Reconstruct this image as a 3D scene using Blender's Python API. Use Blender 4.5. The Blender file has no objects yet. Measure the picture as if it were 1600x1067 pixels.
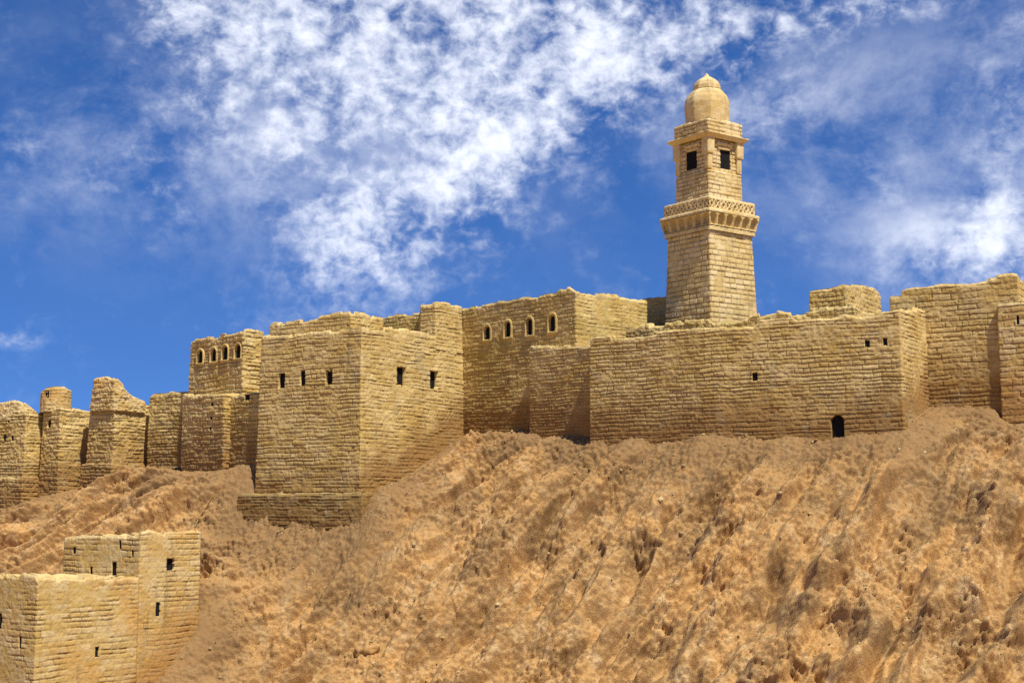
import bpy, math, random
import numpy as np

# ------------------------------------------------------------------ camera maths (design grid: 1600 x 1067)
F = 2222.0
PITCH = math.atan((800 - 533.5) / F)
CT, ST = math.cos(PITCH), math.sin(PITCH)
rad = math.radians


def ray(px, py):
    u, v = (px - 800) / F, (533.5 - py) / F
    return np.array([u, CT - ST * v, ST + CT * v])


def P(px, Y, py=640):
    """plan point seen at px/py, Y metres away"""
    r = ray(px, py)
    return np.array([r[0] / r[1] * Y, Y])


def zat(py, y):
    V = (533.5 - py) / F
    return y * (V * CT + ST) / (CT - V * ST)


def px_of(x, y, z):
    return 800 + F * x / (y * CT + z * ST)


def hit(C, d, px, py):
    """distance along d from C to where the line of sight px/py crosses it (in plan)"""
    r = ray(px, py)
    # C + t d = s r
    return (C[1] * r[0] - C[0] * r[1]) / (d[0] * r[1] - d[1] * r[0])


def Lr(a):
    return np.array([-math.cos(rad(a)), math.sin(rad(a))])


def Rr(a):
    return np.array([math.cos(rad(a)), math.sin(rad(a))])


# ------------------------------------------------------------------ noise
def _h(ix, iy, iz, seed):
    h = (ix.astype(np.int64) * 374761393 + iy.astype(np.int64) * 668265263
         + np.asarray(iz).astype(np.int64) * 2147483647 + seed * 1274126177) & 0xFFFFFFFF
    h = ((h ^ (h >> 13)) * 1274126177) & 0xFFFFFFFF
    h = ((h ^ (h >> 16)) * 2246822519) & 0xFFFFFFFF
    return h ^ (h >> 15)


def _f(t):
    return t * t * t * (t * (t * 6 - 15) + 10)


def pn2(x, y, seed=0):
    """2-D gradient noise, about -1..1"""
    ix, iy = np.floor(x), np.floor(y)
    fx, fy = x - ix, y - iy
    ux, uy = _f(fx), _f(fy)

    def g(a, b):
        ang = _h(ix + a, iy + b, np.zeros(1), seed) * (2 * math.pi / 4294967296.0)
        return np.cos(ang) * (fx - a) + np.sin(ang) * (fy - b)
    n = (g(0, 0) * (1 - ux) + g(1, 0) * ux) * (1 - uy) + (g(0, 1) * (1 - ux) + g(1, 1) * ux) * uy
    return n * 1.5


def vn3(x, y, z, seed=0):
    """3-D value noise -1..1"""
    ix, iy, iz = np.floor(x), np.floor(y), np.floor(z)
    ux, uy, uz = _f(x - ix), _f(y - iy), _f(z - iz)

    def g(a, b, c):
        return _h(ix + a, iy + b, iz + c, seed) / 2147483648.0 - 1.0
    a = (g(0, 0, 0) * (1 - ux) + g(1, 0, 0) * ux) * (1 - uy) + (g(0, 1, 0) * (1 - ux) + g(1, 1, 0) * ux) * uy
    b = (g(0, 0, 1) * (1 - ux) + g(1, 0, 1) * ux) * (1 - uy) + (g(0, 1, 1) * (1 - ux) + g(1, 1, 1) * ux) * uy
    return a * (1 - uz) + b * uz


def fb3(x, y, z, s, octv=3, seed=0, rough=.5):
    t, a, n = 0, 1.0, 0
    for o in range(octv):
        k = (2.03 ** o) / s
        t = t + a * vn3(x * k + 7.1 * o, y * k - 3.3 * o, z * k + 1.7 * o, seed + o)
        n += a
        a *= rough
    return t / n


def fb2(x, y, s, octv=4, seed=0, rough=.5):
    t, a, n = 0, 1.0, 0
    for o in range(octv):
        k = (2.03 ** o) / s
        t = t + a * pn2(x * k + 17.3 * o, y * k - 9.1 * o, seed + o * 7)
        n += a
        a *= rough
    return t / n


def worley(x, y, s, seed=0):
    x, y = x / s, y / s
    ix, iy = np.floor(x), np.floor(y)
    d1 = np.full(x.shape, 9.0)
    d2 = np.full(x.shape, 9.0)
    rid = np.zeros(x.shape)
    zero = np.zeros(1)
    for a in (-1, 0, 1):
        for b in (-1, 0, 1):
            jx, jy = ix + a, iy + b
            qx = jx + _h(jx, jy, zero, seed) / 4294967296.0
            qy = jy + _h(jx, jy, zero, seed + 5) / 4294967296.0
            d = np.hypot(x - qx, y - qy)
            r = _h(jx, jy, zero, seed + 11) / 4294967296.0
            closer = d < d1
            d2 = np.where(closer, d1, np.minimum(d2, d))
            rid = np.where(closer, r, rid)
            d1 = np.where(closer, d, d1)
    return d1, d2, rid


def sstep(a, b, x):
    t = np.clip((x - a) / (b - a), 0, 1)
    return t * t * (3 - 2 * t)


# ------------------------------------------------------------------ scene basics
scene = bpy.context.scene
COL = scene.collection


def build(name, verts, quads=None, tris=None, mats=(), parent=None, attrs=None, smooth=True, matidx=None):
    me = bpy.data.meshes.new(name)
    quads = np.zeros((0, 4), np.int64) if quads is None else np.asarray(quads, np.int64).reshape(-1, 4)
    tris = np.zeros((0, 3), np.int64) if tris is None else np.asarray(tris, np.int64).reshape(-1, 3)
    nq, nt = len(quads), len(tris)
    me.vertices.add(len(verts))
    me.vertices.foreach_set('co', np.asarray(verts, np.float32).ravel())
    me.loops.add(nq * 4 + nt * 3)
    me.loops.foreach_set('vertex_index', np.concatenate([quads.ravel(), tris.ravel()]).astype(np.int32))
    me.polygons.add(nq + nt)
    ls = np.concatenate([np.arange(nq) * 4, nq * 4 + np.arange(nt) * 3]).astype(np.int32)
    me.polygons.foreach_set('loop_start', ls)
    me.polygons.foreach_set('use_smooth', np.full(nq + nt, smooth, bool))
    for m in mats:
        me.materials.append(m)
    if matidx is not None:
        me.polygons.foreach_set('material_index', np.asarray(matidx, np.int32))
    for k, v in (attrs or {}).items():
        at = me.attributes.new(k, 'FLOAT', 'POINT')
        at.data.foreach_set('value', np.asarray(v, np.float32).ravel())
    me.update(calc_edges=True)
    me.validate()
    o = bpy.data.objects.new(name, me)
    COL.objects.link(o)
    if parent is not None:
        o.parent = parent
    return o


def thing(name, label, cat, loc, group=None):
    o = bpy.data.objects.new(name, None)
    COL.objects.link(o)
    o.location = loc
    o.empty_display_size = .5
    o['label'] = label
    o['category'] = cat
    o['kind'] = 'thing'
    if group:
        o['group'] = group
    return o


# ------------------------------------------------------------------ materials
class NT:
    def __init__(self, tree):
        self.t = tree
        self.n, self.l = tree.nodes, tree.links

    def new(self, typ, **kw):
        nd = self.n.new(typ)
        for k, v in kw.items():
            setattr(nd, k, v)
        return nd

    def put(self, sock, v):
        if isinstance(v, bpy.types.NodeSocket):
            self.l.new(v, sock)
        else:
            if sock.type == 'RGBA' and len(v) == 3:
                v = (*v, 1)
            sock.default_value = v

    def math(self, op, a, b=0.0, c=0.0, clamp=False):
        nd = self.new('ShaderNodeMath', operation=op, use_clamp=clamp)
        self.put(nd.inputs[0], a)
        self.put(nd.inputs[1], b)
        self.put(nd.inputs[2], c)
        return nd.outputs[0]

    def mix(self, f, a, b, blend='MIX'):
        nd = self.new('ShaderNodeMix', data_type='RGBA', blend_type=blend)
        self.put(nd.inputs[0], f)
        self.put(nd.inputs[6], a)
        self.put(nd.inputs[7], b)
        return nd.outputs[2]

    def noise(self, vec, scale, detail=4, rough=.55, dist=0.0):
        nd = self.new('ShaderNodeTexNoise')
        self.put(nd.inputs['Vector'], vec)
        nd.inputs['Scale'].default_value = scale
        nd.inputs['Detail'].default_value = detail
        nd.inputs['Roughness'].default_value = rough
        nd.inputs['Distortion'].default_value = dist
        return nd.outputs['Fac']

    def ss(self, v, a, b):
        nd = self.new('ShaderNodeMapRange', interpolation_type='SMOOTHSTEP')
        self.put(nd.inputs[0], v)
        nd.inputs[1].default_value = a
        nd.inputs[2].default_value = b
        return nd.outputs[0]

    def attr(self, name):
        return self.new('ShaderNodeAttribute', attribute_name=name).outputs['Fac']


def stone_mat(name, base, pale, warm, joint_c, stain_c, bump=.5, stain=.95, olive=None):
    m = bpy.data.materials.new(name)
    m.use_nodes = True
    N = NT(m.node_tree)
    bsdf = m.node_tree.nodes['Principled BSDF']
    pos = N.new('ShaderNodeNewGeometry').outputs['Position']
    tone, joint, low = N.attr('tone'), N.attr('joint'), N.attr('low')
    n_big = N.noise(pos, .55, 4, .6)
    n_mid = N.noise(pos, 2.3, 5, .65)
    n_fine = N.noise(pos, 17, 5, .7)
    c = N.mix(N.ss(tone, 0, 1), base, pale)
    c = N.mix(N.math('MULTIPLY', N.ss(n_big, .45, .68), .75), c, warm)
    if olive:
        c = N.mix(N.math('MULTIPLY', N.ss(N.noise(pos, .8, 5, .6), .48, .66), .7), c, olive)
    c = N.mix(N.math('MULTIPLY', N.ss(n_mid, .5, .72), .6), c, pale)
    c = N.mix(N.math('MULTIPLY', N.ss(n_fine, .52, .75), .4), c, joint_c)
    # splashed earth: patchy, with its own outline, strongest where the wall leaves the ground
    st = N.math('ADD', low, N.math('MULTIPLY', N.math('SUBTRACT', N.noise(pos, .9, 6, .65), .5), .9))
    st = N.math('MULTIPLY', N.ss(st, .22, .72), stain)
    c = N.mix(st, c, stain_c)
    # grey weathering in patches, and old water streaks
    c = N.mix(N.math('MULTIPLY', N.ss(N.noise(pos, 1.1, 5, .65, .6), .54, .68), .55), c, (.36, .285, .15))
    sm_ = N.new('ShaderNodeMapping')
    sm_.inputs['Scale'].default_value = (1, 1, .12)
    N.put(sm_.inputs[0], pos)
    c = N.mix(N.math('MULTIPLY', N.ss(N.noise(sm_.outputs[0], 2.6, 5, .6), .56, .72), .45), c, (.24, .165, .06))
    c = N.mix(N.math('MULTIPLY', joint, .8), c, joint_c)
    N.put(bsdf.inputs['Base Color'], c)
    bsdf.inputs['Roughness'].default_value = .92
    bsdf.inputs['Specular IOR Level'].default_value = .2
    b = N.new('ShaderNodeBump')
    b.inputs['Strength'].default_value = bump
    b.inputs['Distance'].default_value = .03
    hgt = N.math('ADD', N.noise(pos, 26, 6, .7), N.math('MULTIPLY', N.noise(pos, 9, 4, .6), 1.2))
    N.put(b.inputs['Height'], hgt)
    N.put(bsdf.inputs['Normal'], b.outputs[0])
    return m


BASE, PALE = (.53, .365, .12), (.65, .48, .20)
WARM, JOINT, STAIN = (.51, .335, .085), (.14, .08, .025), (.30, .165, .05)
M_WALL = stone_mat('weathered_masonry', BASE, PALE, WARM, JOINT, STAIN)
M_OLIVE = stone_mat('olive_masonry', (.50, .35, .11), (.63, .475, .19), (.52, .335, .09), (.13, .08, .025), (.28, .155, .045), olive=(.36, .265, .075))
M_TOWER = stone_mat('pale_dressed_stone', (.60, .44, .175), (.73, .57, .29), (.62, .42, .14), (.13, .075, .022), (.36, .21, .075), stain=.4)
M_PLINTH = stone_mat('earth_stained_masonry', (.30, .20, .065), (.40, .28, .10), (.33, .20, .055), (.10, .06, .02), (.22, .12, .035))
M_PLASTER = stone_mat('ochre_rendered_masonry', (.54, .365, .115), (.62, .465, .215), (.54, .295, .07), (.20, .115, .035), (.37, .185, .05), stain=.8)
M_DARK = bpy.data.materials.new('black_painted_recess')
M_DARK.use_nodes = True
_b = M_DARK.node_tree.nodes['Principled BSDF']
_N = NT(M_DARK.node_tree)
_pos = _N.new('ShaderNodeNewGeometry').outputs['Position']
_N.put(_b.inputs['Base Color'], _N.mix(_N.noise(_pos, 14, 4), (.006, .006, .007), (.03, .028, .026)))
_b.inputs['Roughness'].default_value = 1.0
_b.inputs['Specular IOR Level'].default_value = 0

# ------------------------------------------------------------------ layout (plan), all in metres
def quad(C, aL, lL, aR, lR):
    C = np.asarray(C, float)
    l, r = Lr(aL) * lL, Rr(aR) * lR
    return [C + l, C, C + r, C + l + r]


def quad_px(px, Y, py, aL, pxl, aR, pxr):
    C = P(px, Y, py)
    return quad(C, aL, hit(C, Lr(aL), pxl, py), aR, hit(C, Rr(aR), pxr, py))


LAY = {}
# main bastion
LAY['bastion'] = quad_px(565, 60, 650, 32, 397, 58, 731)
B = LAY['bastion']
bl_u = (B[0] - B[1]) / np.linalg.norm(B[0] - B[1])
br_u = (B[2] - B[1]) / np.linalg.norm(B[2] - B[1])


def grow(pts, g):
    """offset a convex CCW loop outward"""
    out = []
    n = len(pts)
    for i in range(n):
        a, b, c = pts[i - 1], pts[i], pts[(i + 1) % n]
        d1 = (b - a) / np.linalg.norm(b - a)
        d2 = (c - b) / np.linalg.norm(c - b)
        n1, n2 = np.array([d1[1], -d1[0]]), np.array([d2[1], -d2[0]])
        m = (n1 + n2) / 2
        out.append(b + m / (m @ m) * g)
    return out


LAY['plinth'] = grow(B, .85)
# turret rising over the rear end of the bastion's right face
tC = B[1] + br_u * hit(B[1], br_u, 683, 500)
LAY['raised'] = [tC + bl_u * hit(tC, bl_u, 650, 500), tC, B[2], B[2] + bl_u * 3]
LAY['upper_a'] = quad_px(549, 63.3, 500, 32, 420, 56, 600)
LAY['upper_b'] = quad_px(672, 66.0, 500, 32, 586, 56, 690)
# wall with four arched windows
S = P(729, 66.6, 560)
d4 = np.array([math.cos(rad(47)), -math.sin(rad(47))])
C4 = S + d4 * hit(S, d4, 900, 500)
LAY['arcade'] = quad(C4, 47, np.linalg.norm(S - C4) + .6, 43, hit(C4, Rr(43), 1012, 480))
LAY['stub'] = quad_px(1062, 66.5, 480, 35, 1000, 55, 1095)
# buttress in front of it
n4 = np.array([-math.sin(rad(47)), -math.cos(rad(47))])
S2 = S + n4 * .7
Q = S2 + d4 * hit(S2, d4, 826, 620)
Qc = Q + d4 * hit(Q, d4, 932, 620)
LAY['buttress'] = quad(Qc, 47, np.linalg.norm(Q - Qc), 43, 1.6)
# long curtain wall
W0 = P(919, 58.75, 600)
dw = np.array([math.cos(rad(32)), -math.sin(rad(32))])
W2 = W0 + dw * hit(W0, dw, 1411, 580)
W1 = W0 + dw * hit(W0, dw, 1110, 600) + np.array([-.53, -.85]) * .5
W3 = W2 + Rr(58) * hit(W2, Rr(58), 1452, 580)
nb = -np.array([-.53, -.85])
LAY['curtain'] = [W0, W1, W2, W3, W3 + Lr(32) * 8, W0 + nb * 2.2]
LAY['terrace'] = quad_px(1337, 56.3, 500, 32, 977, 58, 1372)
LAY['ruin'] = quad_px(1326, 58.2, 470, 32, 1258, 58, 1381)
# right wall, pier
R0 = W3 + Lr(32) * 1.5
dr = -Lr(32)
Rc = R0 + dr * hit(R0, dr, 1597, 560)
LAY['rightwall'] = [R0, Rc, Rc + Rr(58) * 3.2, R0 + Rr(58) * 3.2]
Pq = R0 + dr * hit(R0, dr, 1562, 560) + np.array([-.53, -.85]) * .22
Pc = Pq + dr * 3.0
LAY['pier'] = [Pq, Pc, Pc + Rr(58) * 1.5, Pq + Rr(58) * 1.5]
# left group
LAY['keep'] = quad_px(380, 66, 560, 43, 295, 47, 412)
K = LAY['keep']
kd = (K[1] - K[0]) / np.linalg.norm(K[1] - K[0])
kn = np.array([kd[1], -kd[0]])
lc0 = K[0] + kd * hit(K[0], kd, 322, 660) + kn * .9
lc1 = lc0 + kd * hit(lc0, kd, 412, 660)
LAY['lowcurtain'] = [lc0, lc1, lc1 - kn * 2.2, lc0 - kn * 2.2]
tu0 = K[0] + kd * hit(K[0], kd, 318, 660) + kn * 1.25
tu1 = tu0 + kd * hit(tu0, kd, 350, 660)
LAY['turret'] = [tu0, tu1, tu1 - kn * 1.5, tu0 - kn * 1.5]
LAY['leftcurtain'] = quad_px(306, 69.4, 660, 30, 231, 60, 330)
LAY['tower_c'] = quad_px(177, 69.5, 680, 35, 129, 56, 250)
LAY['tower_b'] = quad_px(92, 70.5, 700, 35, 59, 55, 150)
LAY['tower_a'] = quad_px(38, 70.8, 700, 32, -45, 56, 84)
# house at the foot of the hill
D = P(57, 50.2, 980)
lit = Rr(56)
LAY['house_low'] = [D + Lr(32) * hit(D, Lr(32), -45, 980), D, D + lit * hit(D, lit, 217.5, 930), None]
h = LAY['house_low']
h[3] = h[2] + (h[0] - h[1])
U0 = h[2]
U1 = U0 + lit * hit(U0, lit, 313, 900)
ul = Lr(32) * hit(U0, Lr(32), 98, 870)
LAY['house_up'] = [U0 + ul, U0, U1, U1 + ul]
# minaret
mC = P(1110, 63.5, 430)
MS = 2.93
MIN_A = 52.7
LAY['minaret'] = quad(mC, MIN_A, MS, 90 - MIN_A, MS)
mcen = sum(LAY['minaret']) / 4

# ------------------------------------------------------------------ hill: control points
ctrl = []


def on(line, i, px, py, dz=0):
    """ground meets face i of a footprint where the photo shows px/py"""
    A, Bq = LAY[line][i], LAY[line][i + 1]
    d = (Bq - A) / np.linalg.norm(Bq - A)
    t = hit(A, d, px, py)
    p = A + d * t
    ctrl.append((p[0], p[1], zat(py, p[1]) + dz))
    contact.append(p)


def free(px, py, Y, dz=0):
    p = P(px, Y, py)
    ctrl.append((p[0], p[1], zat(py, Y) + dz))


contact = []
for px, py in ((-30, 812), (0, 800), (37, 785)):
    on('tower_a', 0, px, py)
on('tower_a', 1, 55, 778)
for px, py in ((70, 776), (92, 770)):
    on('tower_b', 0, px, py)
on('tower_b', 1, 118, 765)
for px, py in ((132, 764), (155, 762), (177, 757)):
    on('tower_c', 0, px, py)
on('tower_c', 1, 215, 743)
on('tower_c', 1, 243, 733)
on('leftcurtain', 0, 262, 731)
on('leftcurtain', 0, 290, 730)
on('turret', 0, 322, 738)
on('turret', 0, 348, 735)
on('lowcurtain', 0, 372, 731)
on('lowcurtain', 0, 396, 727)
for px, py in ((372, 818), (420, 826), (480, 831), (540, 832), (562, 826)):
    on('plinth', 0, px, py)
on('plinth', 1, 578, 792)
on('plinth', 1, 605, 764)
on('bastion', 1, 622, 752)
for px, py in ((650, 733), (690, 705), (725, 682)):
    on('bastion', 1, px, py)
for px, py in ((745, 678), (780, 672), (815, 676)):
    on('arcade', 0, px, py)
on('buttress', 0, 835, 678); on('buttress', 0, 870, 681)
on('buttress', 0, 905, 684)
on('curtain', 0, 925, 689)
on('curtain', 0, 1000, 690)
on('curtain', 0, 1060, 688)
on('curtain', 0, 1100, 678)
for px, py in ((1150, 680), (1200, 683), (1260, 685), (1309, 684), (1360, 680), (1405, 672)):
    on('curtain', 1, px, py)
on('curtain', 2, 1440, 645)
for px, py in ((1475, 636), (1520, 636), (1555, 640)):
    on('rightwall', 0, px, py)
on('pier', 0, 1575, 662)
on('pier', 0, 1640, 668)
# the visible slope
free(1600, 1067, 42.7); free(1400, 1067, 43.4); free(1200, 1067, 45.6); free(1000, 1067, 48.0); free(800, 1067, 50.8)
free(600, 1067, 52.8); free(450, 1067, 54.3); free(350, 1067, 55.0)
free(1600, 860, 46.8); free(1200, 870, 49.7); free(900, 870, 54.4); free(650, 900, 56.6); free(450, 930, 58.3)
free(1750, 1000, 42); free(1750, 760, 47)
# around the house
on('house_up', 1, 312, 982)
on('house_up', 1, 275, 1030)
on('house_up', 1, 240, 1066)
free(370, 772, 66.0); free(330, 900, 58.5); free(200, 840, 61.5); free(60, 880, 62.0); free(-60, 900, 62.0); free(60, 830, 66.5); free(-80, 840, 68)
free(220, 1200, 51.0); free(60, 1300, 48); free(-100, 1250, 49)
# below the frame
for px, Y in ((1700, 34), (1400, 35), (1100, 38), (800, 42), (500, 46), (200, 46), (-100, 45)):
    p = P(px, Y, 900)
    ctrl.append((p[0], p[1], -8.6))
# under and behind the castle
for px, Y, z in ((0, 78, 1.5), (200, 78, 2.6), (400, 76, 3.0), (600, 72, 3.4), (800, 72, 3.9), (1000, 68, 4.0), (1200, 64, 4.2), (1400, 62, 4.3), (1650, 58, 4.2),
                 (500, 66, 2.2), (1000, 63.5, 3.9)):
    p = P(px, Y, 700)
    ctrl.append((p[0], p[1], z))
ctrl = np.array(ctrl)
contact = np.array(contact)


def tps_fit(c, lam=.004):
    n = len(c)
    d = np.hypot(c[:, None, 0] - c[None, :, 0], c[:, None, 1] - c[None, :, 1]) / 10
    Kk = np.where(d > 0, d * d * np.log(d + 1e-12), 0) + np.eye(n) * lam
    Pm = np.c_[np.ones(n), c[:, :2] / 10]
    A = np.zeros((n + 3, n + 3))
    A[:n, :n], A[:n, n:], A[n:, :n] = Kk, Pm, Pm.T
    return np.linalg.solve(A, np.r_[c[:, 2], 0, 0, 0])


TPS = tps_fit(ctrl)


def ground(x, y):
    """smooth hill height (arrays)"""
    x, y = np.asarray(x, float), np.asarray(y, float)
    sh = x.shape
    x, y = x.ravel(), y.ravel()
    z = np.zeros(len(x))
    n = len(ctrl)
    xc, yc = np.clip(x, -34, 26), np.clip(y, 33, 80)
    for a in range(0, len(x), 20000):
        b = slice(a, a + 20000)
        d = np.hypot(xc[b, None] - ctrl[None, :, 0], yc[b, None] - ctrl[None, :, 1]) / 10
        z[b] = (d * d * np.log(d + 1e-12)) @ TPS[:n] + TPS[n] + TPS[n + 1] * xc[b] / 10 + TPS[n + 2] * yc[b] / 10
    z = np.clip(z, -9.2, 5.2)
    # beyond the mound the land falls to a flat plain; the photographer stands on a low rise opposite
    out = np.maximum(np.hypot(np.maximum(np.abs(x + 4) - 30, 0), np.maximum(y - 80, 0)), np.maximum(36 - y, 0) * 1.2)
    w = sstep(0, 30, out)
    rise = 7.6 * np.exp(-((x / 30) ** 2 + (y / 9.0) ** 2))
    far = -9.3 + rise
    w2 = sstep(40, 30, y) if False else np.clip((38 - y) / 6, 0, 1)
    z = z * (1 - w) + far * w
    z = z * (1 - w2) + np.where(y < 38, far, z) * w2
    return z.reshape(sh)


# ------------------------------------------------------------------ masonry builder
def bricks(u, z, ch, bl, rng, seed, wav, zmin, zmax, umax, regular=0.0):
    u0, z0 = u, z
    z = z + wav * pn2(u / 2.2, z / 2.6, seed) + wav * .5 * pn2(u / .7, z / 1.1, seed + 3)
    hs = [zmin - 1.0]
    while hs[-1] < zmax + 1.0:
        hs.append(hs[-1] + ch * rng.uniform(.72 + .2 * regular, 1.3 - .22 * regular))
    hs = np.array(hs)
    k = np.clip(np.searchsorted(hs, z) - 1, 0, len(hs) - 2)
    lo, hi = hs[k], hs[k + 1]
    dh = np.minimum(z - lo, hi - z)
    fr = (z - lo) / (hi - lo)
    uw = u + .03 * pn2(u / .35, z / .3, seed + 9) * (1 - regular)
    dv = np.full(u.shape, 9.0)
    idx = np.zeros(u.shape, np.int64)
    fu = np.zeros(u.shape)
    for c in np.unique(k):
        js = [-1.5 + rng.uniform(0, bl)]
        while js[-1] < umax + 1.5:
            js.append(js[-1] + bl * rng.uniform(.6 + .2 * regular, 1.6 - .3 * regular))
        js = np.array(js)
        m = k == c
        q = uw[m]
        j = np.clip(np.searchsorted(js, q) - 1, 0, len(js) - 2)
        dv[m] = np.minimum(q - js[j], js[j + 1] - q)
        idx[m] = j
        fu[m] = (q - js[j]) / (js[j + 1] - js[j])
    zero = np.zeros(1)
    kk, jj = k.astype(float), idx.astype(float)
    r1 = _h(kk, jj, zero, seed) / 4294967296.0
    r2 = _h(kk, jj, zero, seed + 1) / 4294967296.0
    r3 = _h(kk, jj, zero, seed + 2) / 4294967296.0
    rc = _h(kk, np.zeros_like(jj), zero, seed + 4) / 4294967296.0
    return dh, dv, fr, fu, r1, r2, r3, rc


STY = dict(ch=.175, bl=.5, wav=.045, jd=.05, jw=.028, jv=.9, off=.022, tilt=.022, rough=.024, step=.031, ragged=.07, rag_len=(.25, .8), regular=0.0, plaster=.28)


def masonry(name, pts, nfine, zb, top, parent, mat, seed, openings=(), batter=0.0, extra=None, cap_in=.2, cap_drop=.25,
            coarse=.3, zslope=None, rcorner=.08, **kw):
    s = dict(STY)
    s.update(kw)
    s['off'] *= .62
    s['jd'] *= .8
    s['tilt'] *= .5
    s['wav'] *= .8
    rng = np.random.default_rng(seed)
    V = np.array(pts, float)
    n = len(V)
    loc = np.array(parent.location) if parent is not None else np.zeros(3)
    seg = np.roll(V, -1, 0) - V
    Ls = np.hypot(seg[:, 0], seg[:, 1])
    du = seg / Ls[:, None]
    nrm = np.c_[du[:, 1], -du[:, 0]]
    prev = np.roll(nrm, 1, 0)
    m = (prev + nrm) / 2
    Mi = m / (m ** 2).sum(1)[:, None]
    Mi = np.clip(Mi, -2, 2)
    st = s['step']
    si, tt = [], []
    for i in range(n):
        k = max(2, int(math.ceil(Ls[i] / (st if i < nfine else coarse))))
        si += [i] * k
        tt += list(np.arange(k) / k)
    si, tt = np.array(si), np.array(tt)
    nx = (si + 1) % n
    cum = np.r_[0, np.cumsum(Ls)]
    u = cum[si] + tt * Ls[si]
    base = V[si] + seg[si] * tt[:, None]
    Mu = Mi[si] * (1 - tt[:, None]) + Mi[nx] * tt[:, None]
    # rounded arrises
    a, b = tt * Ls[si], (1 - tt) * Ls[si]
    rc_ = rcorner
    wa = np.where(a < rc_, .5 * (1 - a / rc_), 0)[:, None]
    wb = np.where(b < rc_, .5 * (1 - b / rc_), 0)[:, None]
    N2 = nrm[si] * (1 - wa - wb) + nrm[si - 1] * wa + nrm[nx] * wb
    N2 /= np.linalg.norm(N2, axis=1)[:, None]
    turn = np.clip(1 - (nrm * prev).sum(1), 0, 1)
    inset = .5 * rc_ * ((2 * wa[:, 0]) ** 2 * turn[si] + (2 * wb[:, 0]) ** 2 * turn[nx])
    fine = si < nfine
    # top profile
    if np.isscalar(top):
        zt = np.full(len(u), float(top))
    else:
        kx, ky = np.array(top, float).T
        z = np.full(len(u), zat(ky.mean(), base[:, 1].mean()))
        for _ in range(3):
            off_ = -batter * (z - zb)
            bx, by = base[:, 0] + off_ * Mu[:, 0], base[:, 1] + off_ * Mu[:, 1]
            px = px_of(bx, by, z)
            z = zat(np.interp(px, kx, ky), by)
        uf = u[fine]
        zt = np.interp(u, np.r_[uf, cum[-1]], np.r_[z[fine], z[0]])
    if s['ragged'] > 0:
        cuts = [0.0]
        while cuts[-1] < cum[-1]:
            cuts.append(cuts[-1] + rng.uniform(*s['rag_len']))
        hts = rng.choice([0, 0, 0, .35, -.5, -1.0, -1.3, .7], len(cuts)) * s['ragged']
        zt = zt + hts[np.clip(np.searchsorted(cuts, u) - 1, 0, len(cuts) - 1)]
        zt = zt + fb2(u, u * 0 + seed, .5, 3, seed) * s['ragged'] * .35
    nv = max(3, int(math.ceil((zt[fine].max() - zb) / st)))
    vv = np.linspace(0, 1, nv + 1)
    Z = zb + vv[:, None] * (zt - zb)[None, :]
    Ug = np.broadcast_to(u, Z.shape)
    off = -batter * (Z - zb)
    X0 = base[None, :, 0] + off * Mu[None, :, 0]
    Y0 = base[None, :, 1] + off * Mu[None, :, 1]
    Zb = Z if zslope is None else Z + zslope(Ug, Z)
    rough = fb3(X0, Y0, Z, .12, 3, seed, .6)
    big = fb3(X0, Y0, Z, 1.5, 2, seed + 50)
    if s['jd'] > 0:
        dh, dv, fr, fu, r1, r2, r3, rc = bricks(Ug, Zb, s['ch'], s['bl'], rng, seed, s['wav'], Zb.min(), Zb.max(), cum[-1], s['regular'])
        jw = s['jw'] * (1 + .6 * rough)
        jh = 1 - sstep(0.15, 1.0, dh / jw)
        jvv = (1 - sstep(0.15, 1.0, dv / (jw * .75))) * s['jv'] * (.55 + .6 * r3)
        joint = np.maximum(jh * (.65 + .5 * rc), jvv)
        fade = sstep(-.55, .25, fb3(X0, Y0, Z, .55, 2, seed + 31) + .25 * s['regular'])
        joint = joint * (.25 + .75 * fade)
        if s['plaster'] > 0:
            pm = sstep(-.15, .3, fb3(X0, Y0, Z, 1.3, 4, seed + 70, .6) + s['plaster'] - .5)
            joint = joint * (1 - .9 * pm)
        else:
            pm = 0
        disp = (r1 - .5) * 2 * s['off'] * (1 - .7 * pm) - joint * s['jd'] + (r2 - .35) * s['tilt'] * (fr - .5) * 2 * (1 - pm) + (r3 - .5) * s['tilt'] * (fu - .5)
        tone = np.clip(.5 + (r3 - .5) * 1.1 + big * .35, 0, 1)
    else:
        joint, disp, tone = np.zeros_like(Z), np.zeros_like(Z), np.clip(.5 + big * .6, 0, 1)
    disp = disp + rough * s['rough'] + big * s['rough'] * 1.2 - inset[None, :]
    if extra is not None:
        e, ej = extra(Ug, Z, si, tt)
        disp = disp + e
        joint = np.maximum(joint, ej)
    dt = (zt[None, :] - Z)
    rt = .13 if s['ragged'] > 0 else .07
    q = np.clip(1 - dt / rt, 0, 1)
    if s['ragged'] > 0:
        tone = np.clip(tone + .45 * (1 - sstep(.03, .26, dt + .12 * rough)), 0, 1)  # bright sunlit rim put into the colour: tone turns paler near the top
    disp = disp - rt * (1 - np.sqrt(np.maximum(0, 1 - q * q))) * .8
    disp = np.where(fine[None, :], disp, disp * .5)
    X = X0 + disp * N2[None, :, 0]
    Y = Y0 + disp * N2[None, :, 1]
    nu = len(u)
    gz = ground(base[:, 0] + nrm[si][:, 0] * .3, base[:, 1] + nrm[si][:, 1] * .3)
    low = np.exp(-np.maximum(Z - gz[None, :], 0) / 2.1)
    verts = [np.stack([X, Y, Z], -1).reshape(-1, 3)]
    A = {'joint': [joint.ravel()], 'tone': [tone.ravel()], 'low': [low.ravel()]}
    J, I = np.meshgrid(np.arange(nv), np.arange(nu), indexing='ij')
    I2 = (I + 1) % nu
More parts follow.
